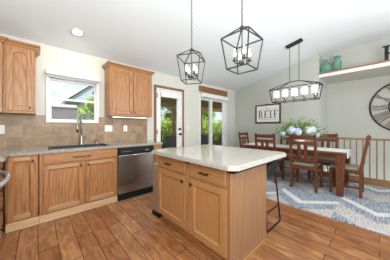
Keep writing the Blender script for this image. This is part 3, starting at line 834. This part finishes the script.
spots = [
 ((3.95, .995), -PI / 2, 'dining chair nearest the camera, its slatted back in front of flowers'),
 ((3.95, 1.72), -PI / 2, 'dining chair beside the far back corner of island, second on camera side'),
 ((4.66, 1.62), PI / 2, 'dining chair across the table under left half of the flowers'),
 ((4.68, .86), PI / 2, 'dining chair across the table nearest the railing, right of flowers'),
 ((4.21, .415), 0, 'dining chair at the near table end, seen from its side'),
 ((4.27, 2.33), PI, 'dining chair at the far table end below the framed sign'),
]
for i, ((x, y), rz, lab) in enumerate(spots):
    o = proto if i == 0 else dup(proto)
    o.location = (x, y, ZF); o.rotation_euler = (0, 0, rz); o['label'] = lab

# flowers on the table
rnd = random.Random(3)
fx, fy, fz = 4.2, 1.19, .775
fl = thing('flower_arrangement', 'bowl of white hydrangeas with green leaves on the dining table', 'flowers', (fx, fy, fz))
MB().lathe([(.05, 0), (.075, .01), (.095, .10), (.10, .20), (.105, .235), (.095, .235), (.09, .20)], (fx, fy, fz), 24).build('vase', potm, fl, smooth=True)
m = MB()
ax = Vector((.734, -.679, 0))      # the spray is wider across the table's diagonal
def fpt(a, b, h): return (fx + ax.x * a + .679 * b, fy + ax.y * a + .734 * b, fz + h)
for i in range(60):
    a = rnd.gauss(0, .22); b = rnd.gauss(0, .12); h = .36 + rnd.uniform(-.06, .24) * (1 - min(1, abs(a) / .6))
    m.tube([fpt(a * .1, b * .1, .2), fpt(a * .5, b * .5, .2 + (h - .2) * .7), fpt(a, b, h)], .003, 4)
m.build('stems', leaf_b, fl)
m = MB()
for i in range(900):
    a = rnd.gauss(0, .20); b = rnd.gauss(.03, .10)
    a = max(-.5, min(.5, a)); h = .40 + rnd.gauss(0, .085) - abs(a) * .16 + (.03 if abs(a) > .1 else 0)
    m.leaf(fpt(a, b, max(.2, h)), rnd.uniform(.04, .085), rnd)
m.build('foliage', leaf_c, fl)
for a, b, h, r in ((-.24, -.12, .37, .09), (-.12, -.14, .34, .085), (.09, -.13, .37, .085), (.20, -.10, .38, .095), (-.04, .05, .47, .09), (.36, -.02, .28, .07), (-.36, 0, .30, .06)):
    m = MB()
    for i in range(150):
        d = Vector((rnd.gauss(0, 1), rnd.gauss(0, 1), rnd.gauss(0, 1))).normalized()
        p = Vector(fpt(a, b, h)) + d * r * rnd.uniform(.85, 1.0) * Vector((1, 1, .85)).length / 1.7
        t1 = d.orthogonal().normalized(); t2 = d.cross(t1); s = .022
        m.bm.faces.new([m.bm.verts.new(p + t1 * s * x_ + t2 * s * y_ + d * z_ * .004) for x_, y_, z_ in ((-1, 0, 0), (0, -1, 1), (1, 0, 0), (0, 1, 1))])
    bmesh.ops.create_icosphere(m.bm, subdivisions=2, radius=r * .82, matrix=Matrix.Translation(Vector(fpt(a, b, h))))
    m.build('hydrangea_bloom', petal, fl)

# ------------------------------------------------------------------ sign on the dining wall
sg = thing('framed_sign', 'dark framed white sign reading REIF on the dining wall', 'sign', (XR - .02, 2.33, 1.31))
SY0, SY1, SZ0, SZ1 = 1.945, 2.725, 1.32, 1.905
Ms = lambda u, v, w: (XR - w, SY1 - u, SZ0 + v)        # u to the viewer's right
SW, SH = SY1 - SY0, SZ1 - SZ0
m = MB()
for a in ((0, .04, 0, SH), (SW - .04, SW, 0, SH), (.04, SW - .04, 0, .05), (.04, SW - .04, SH - .035, SH)): bx(m, *a, .001, .035, Ms, .003)
m.build('frame', wood('sign_frame_wood', (.035, .018, .010), (.07, .035, .018), (.11, .055, .03), 1, .5), sg)
m = MB(); bx(m, .04, SW - .04, .05, SH - .035, .001, .015, Ms); m.build('board', signw, sg)
def glyph(m, chh, u, v, w, h, wt, M, th):
    """serif capitals from strokes"""
    thin = wt * .42
    def r(a, b, c_, d_): bx(m, u + a * w, u + b * w, v + c_ * h, v + d_ * h, th[0], th[1], M)
    sw = wt / w; t = thin / h
    if chh == 'I':
        for a_, b_, c_, d_ in ((.5 - sw / 2, .5 + sw / 2, 0, 1), (.0, 1, 0, t), (.0, 1, 1 - t, 1)): r(a_, b_, c_, d_)
        return
    r(.16, .16 + sw, 0, 1); r(.0, .32 + sw, 0, t); r(.0, .32, 1 - t, 1)
    if chh in 'EF':
        r(.16, .95, 1 - t, 1); r(.90, .98, .74, 1); r(.16, .70, .5 - t / 2, .5 + t / 2); r(.66, .73, .38, .62)
        if chh == 'E': r(.16, .97, 0, t); r(.92, 1.0, 0, .27)
    if chh == 'R':
        o_, i_ = [], []
        for k in range(13):
            a = -PI / 2 + PI * k / 12
            o_.append((u + w * (.52 + .36 * math.cos(a)), v + h * (.74 + .26 * math.sin(a))))
            i_.append((u + w * (.52 + (.36 - sw) * math.cos(a)), v + h * (.74 + (.26 - t) * math.sin(a))))
        for k in range(12): m.prism([o_[k], o_[k + 1], i_[k + 1], i_[k]], th[0], th[1], M)
        r(.16, .54, 1 - t, 1); r(.16, .54, .48, .48 + t)
        m.prism([(u + w * .50, v + h * .49), (u + w * (.50 + sw), v + h * .49), (u + w * 1.02, v), (u + w * (1.02 - sw), v)], th[0], th[1], M)
        r(.78, 1.08, 0, t)
    if chh == 'I': pass
m = MB(); th = (.0152, .018)
u = .09
for chh, w in (('R', .15), ('E', .135), ('I', .075), ('F', .135)):
    glyph(m, chh, u, .17, w, .225, .032 if chh != 'I' else .032, Ms, th); u += w + (.035 if chh != 'I' else .045)
bx(m, .10, .30, .425, .433, *th, Ms); bx(m, SW - .30, SW - .10, .425, .433, *th, Ms)
m.prism(circ(SW / 2, .44, .045, 20), th[0], th[1] - .001, Ms)
bx(m, .10, SW - .10, .125, .132, *th, Ms)
m.build('lettering', signk, sg)
m = MB(); m.prism(circ(SW / 2, .44, .036, 20), .0172, .0178, Ms); m.build('emblem_centre', signw, sg)
m = MB(); bx(m, SW / 2 - .006, SW / 2 + .006, SH, SH + .02, .003, .02, Ms); bx(m, SW / 2 - .07, SW / 2 + .07, SH - .002, SH + .008, .003, .03, Ms); m.build('hanger', black, sg)

# ------------------------------------------------------------------ ledge: bottles and letter
def jug(x, y, prof, label, name='glass_jug'):
    o = MB().lathe(prof, (x, y, 2.5625), 28).build(name, greenglass, None, (x, y, 2.5625), smooth=True)
    tag(o, label, 'bottle'); return o
jug(5.36, .93, [(.10, 0), (.125, .015), (.135, .08), (.13, .17), (.10, .225), (.055, .255), (.038, .275), (.036, .315), (.05, .32), (.05, .345), (.036, .348)], 'wide green glass jug on the ledge, left of the slim bottle')
jug(5.38, .70, [(.07, 0), (.082, .01), (.085, .09), (.074, .12), (.084, .15), (.085, .235), (.065, .275), (.05, .29), (.05, .33), (.066, .335), (.066, .375), (.055, .378)], 'slimmer green glass bottle on the ledge, right of the wide jug', 'glass_bottle')
le = MB()
Ml = lambda u, v, w: (5.30 - w, .0 - u, 2.5625 + v)
glyph(le, 'E', .035, 0, .21, .33, .058, Ml, (-.005, .014))
tag(le.build('wooden_letter', black, None, (5.30, -.1, 2.5625)), 'black serif capital letter E standing on the wood capped ledge', 'letter')

# wall clock
KX, KY, KZ = XC - .02, -.445, 1.69
ck = thing('wall_clock', 'large round black wall clock with open frame and roman numerals', 'clock', (XC - .02, KY, KZ - .62))
def ring(r, tr): return [(KX, KY + r * math.cos(a * 2 * PI / 64), KZ + r * math.sin(a * 2 * PI / 64)) for a in range(64)]
MB().tube(ring(.61, 0), .017, 8, True).build('outer_ring', black, ck, smooth=True)
MB().tube(ring(.295, 0), .013, 8, True).build('inner_ring', black, ck, smooth=True)
NUM = ['XII', 'I', 'II', 'III', 'IIII', 'V', 'VI', 'VII', 'VIII', 'IX', 'X', 'XI']
for k, s in enumerate(NUM):
    a = PI / 2 - k * PI / 6                       # clockwise for a viewer looking along +x (right is -y)
    er = Vector((0, -math.cos(a), math.sin(a))); et = Vector((0, -math.sin(a), -math.cos(a)))
    m = MB(); c0 = Vector((KX, KY, KZ))
    wid = {'I': .045, 'V': .10, 'X': .10}; tot = sum(wid[q] for q in s); u = -tot / 2
    def pt(uu, rr): return c0 + er * rr + et * uu
    for q in s:
        w = wid[q]; um = u + w / 2; g = .034
        if q == 'I': m.bar(pt(um * .75, .32), pt(um * 1.1, .60), g, g * .6)
        if q == 'V': m.bar(pt(um * .75, .32), pt(um - .035, .60), g, g * .6); m.bar(pt(um * .75, .32), pt(um + .035, .60), g * .6, g * .6)
        if q == 'X': m.bar(pt(um - .03, .32), pt(um + .035, .60), g, g * .6); m.bar(pt(um + .03, .32), pt(um - .035, .60), g * .6, g * .6)
        u += w
    m.build('numeral', greyed, ck)
m = MB()
for k in range(4):
    a = k * PI / 2
    m.bar((KX, KY + .05 * math.cos(a), KZ + .05 * math.sin(a)), (KX, KY + .295 * math.cos(a), KZ + .295 * math.sin(a)), .008)
m.tube([(KX - .02, KY, KZ), (KX + .018, KY, KZ)], .055, 20)
m.build('hub', black, ck)
MB().bar((KX - .03, KY, KZ), (KX - .03, KY - .16, KZ + .10), .02, .008).build('hour_hand', black, ck)
MB().bar((KX - .036, KY, KZ), (KX - .036, KY - .05, KZ + .28), .016, .008).build('minute_hand', black, ck)

# railing
rl = thing('stair_railing', 'oak stair railing with slim wooden balusters behind the dining table', 'railing', (XR, -.6, .10))
MB().box(XR - .03, XR + .03, -2.55, 1.032, .93, .972, .012).build('handrail', rail_wood, rl)
MB().box(XR - .03, XR + .03, -2.55, 1.032, .1005, .125, .004).build('shoe_rail', rail_wood, rl)
for i in range(30):
    y = .965 - i * .103
    MB().box(XR - .011, XR + .011, y - .011, y + .011, .124, .935, .003).build('baluster', rail_wood, rl)

# ------------------------------------------------------------------ outdoors
tag(struct(MB().box(-60, 70, 3.7, 90, -1.4, -1.2).build('ground', grass)))
struct(MB().box(1.6, 10.2, 3.66, 7.0, -.16, -.04).build('deck', deck_wood))
m = MB().box(1.5, 10.4, 3.66, 7.2, 2.42, 2.50)
for i in range(21): m.box(1.6 + i * .42, 1.65 + i * .42, 3.7, 7.0, 2.32, 2.42)
m.box(1.5, 10.4, 6.8, 6.95, 2.16, 2.42)
tag(m.build('porch_roof', deck_wood, None, (4.4, 5.4, 2.2)), 'brown wooden porch roof outside the back doors', 'porch roof')
for x, lab in ((4.95, 'brown porch post seen through the back door glass'), (6.82, 'brown porch post seen through left panel of sliding door')):
    p = thing('porch_post', lab, 'post', (x, 6.87, -.04), 'porch posts')
    MB().box(x - .075, x + .075, 6.82, 6.96, -.04, 2.16, .006).build('shaft', post_wood, p)
    MB().box(x - .10, x + .10, 6.80, 6.98, -.04, .12, .006).build('base_trim', post_wood, p)
dr = thing('deck_railing', 'dark deck railing with thin balusters along the porch edge', 'railing', (4.4, 6.85, -.04))
MB().box(1.6, 10.2, 6.74, 6.79, .84, .90, .004).build('top_rail', post_wood, dr)
MB().box(1.6, 10.2, 6.745, 6.785, .04, .09, .004).build('bottom_rail', post_wood, dr)
for i in range(71):
    x = 1.66 + i * .12
    MB().box(x - .012, x + .012, 6.753, 6.777, .085, .845).build('baluster', black, dr)
def patio_chair(x, y, rz, label):
    c = thing('patio_chair', label, 'chair', (0, 0, 0), 'patio chairs on the deck')
    m = MB().box(-.30, .30, -.30, .30, .20, .34, .02); m.build('seat_base', wicker, c)
    MB().box(-.24, .24, -.22, .28, .34, .44, .03).build('cushion', cushion_m, c)
    m = MB(); m.prism([(-.30, .30), (-.20, .30), (-.28, .88), (-.38, .88)], -.30, .30, M=lambda u, v, w: (w, u, v), bev=.01); m.build('backrest', wicker, c)
    for sx in (-1, 1):
        MB().box(sx * .33 - .04, sx * .33 + .04, -.30, .30, .52, .58, .015).build('armrest', wicker, c)
        MB().box(sx * .33 - .035, sx * .33 + .035, -.28, -.21, 0, .53, .005).build('back_leg', wicker, c)
        MB().box(sx * .33 - .035, sx * .33 + .035, .21, .28, 0, .53, .005).build('front_leg', wicker, c)
    c.location = (x, y, -.04); c.rotation_euler = (0, 0, rz)
patio_chair(4.06, 5.78, 2.4, 'dark wicker patio chair outside the back door')
patio_chair(5.35, 5.25, 2.0, 'dark wicker patio chair behind left half of sliding door')
patio_chair(6.15, 5.1, 1.2, 'dark wicker patio chair behind right half of sliding door')
pt_ = thing('patio_table', 'low dark patio table between the chairs on the deck', 'table', (5.6, 6.1, -.04))
MB().box(5.2, 6.0, 5.8, 6.4, .62, .66, .01).build('tabletop', wicker, pt_)
for lx in (5.26, 5.94):
    for ly in (5.86, 6.34): MB().bar((lx, ly, -.04), (lx, ly, .62), .05).build('leg', wicker, pt_)

def tree(x, y, h, cr, mat, label, nl=2600, lo=.15):
    r = random.Random(int(x * 13 + y * 7))
    t = thing('garden_tree', label, 'tree', (x, y, -1.2), 'trees in the garden')
    MB().tube([(x, y, -1.2), (x + .05, y, h * .3), (x + .1, y + .05, h * .7)], [.16, .12, .05], 8).build('trunk', bark, t)
    m = MB()
    blobs = [(r.gauss(0, .45) * cr, r.gauss(0, .45) * cr, h * (lo + (1 - lo) * r.random() ** .8), r.uniform(.35, .6) * cr) for _ in range(14)]
    for i in range(nl):
        b = blobs[i % len(blobs)]
        d = Vector((r.gauss(0, 1), r.gauss(0, 1), r.gauss(0, 1))).normalized() * b[3] * r.uniform(.6, 1.05)
        m.leaf((x + b[0] + d.x, y + b[1] + d.y, b[2] + d.z), r.uniform(.14, .30), r)
    m.build('crown', mat, t)
tree(4.3, 10.2, 3.4, 1.0, leaf_a, 'bright green leafy tree seen through the back door glass', 3600, -.25)
tree(7.3, 10.2, 3.5, 1.0, leaf_a, 'light green tree behind the porch, left half of sliding door', 3600, -.25)
tree(10.4, 10.2, 3.6, 1.0, leaf_a, 'light green tree seen through right half of sliding door', 3600, -.25)
tree(10.4, 14.2, 5.0, 1.4, leaf_b, 'deep green tree in the distance behind the bright trees', 3000, -.2)
tree(14.8, 13.9, 5.5, 1.6, leaf_b, 'deep green tree far right beyond the sliding door', 3000, -.2)
tree(2.06, 8.6, 2.35, .70, leaf_a, 'bright green shrub tree at lower right of the sink window', 2600, .1)

r = random.Random(11)
hg = thing('garden_hedge', 'long bright green hedge behind the porch railing', 'hedge', (7.5, 8.1, -1.2))
m = MB()
for i in range(16000): m.leaf((r.uniform(2.9, 14), 8.15 + r.uniform(-.35, .35), -1.15 + 2.75 * r.random() ** .8 + .15 * math.sin(i)), r.uniform(.12, .24), r)
m.build('foliage', leaf_a, hg)
m = MB()
for i in range(12): m.tube([(3 + i, 8.15, -1.2), (3.05 + i, 8.15, .9)], .04, 6)
m.build('stems', bark, hg)
# neighbouring houses beyond the kitchen window
hs_ = thing('neighbour_house', 'grey shingled house roof seen low in the sink window', 'house', (0, 18, -1.2))
MB().box(-7, 4.6, 16, 22, -1.2, 1.4).build('wall', siding, hs_)
m = MB(); m.prism([(15.4, 1.15), (22.6, 1.15), (19, 2.98)], -7.4, 5.0, M=lambda u, v, w: (w, u, v)); m.build('roof', shingle, hs_)
h2 = thing('neighbour_house', 'blue grey gabled house rising at right side of sink window', 'house', (4.6, 13.5, -1.2))
m = MB(); m.prism([(1.35, 2.80), (7.45, 2.80), (4.4, 5.42)], 12.0, 15.0, M=lambda u, v, w: (u, w, v)); m.build('gable', siding, h2)
m = MB(); m.prism([(2.15, -1.2), (7.1, -1.2), (7.1, 2.79), (2.15, 2.79)], 12.02, 14.98, M=lambda u, v, w: (u, w, v)); m.build('wall', signw, h2)
m = MB(); m.prism([(1.15, 2.70), (4.4, 5.46), (7.65, 2.70), (7.65, 2.75), (4.4, 5.51), (1.15, 2.75)], 11.8, 15.2, M=lambda u, v, w: (u, w, v)); m.build('roof', white, h2)

for o in bpy.data.objects:
    if '_o' in o: del o['_o']
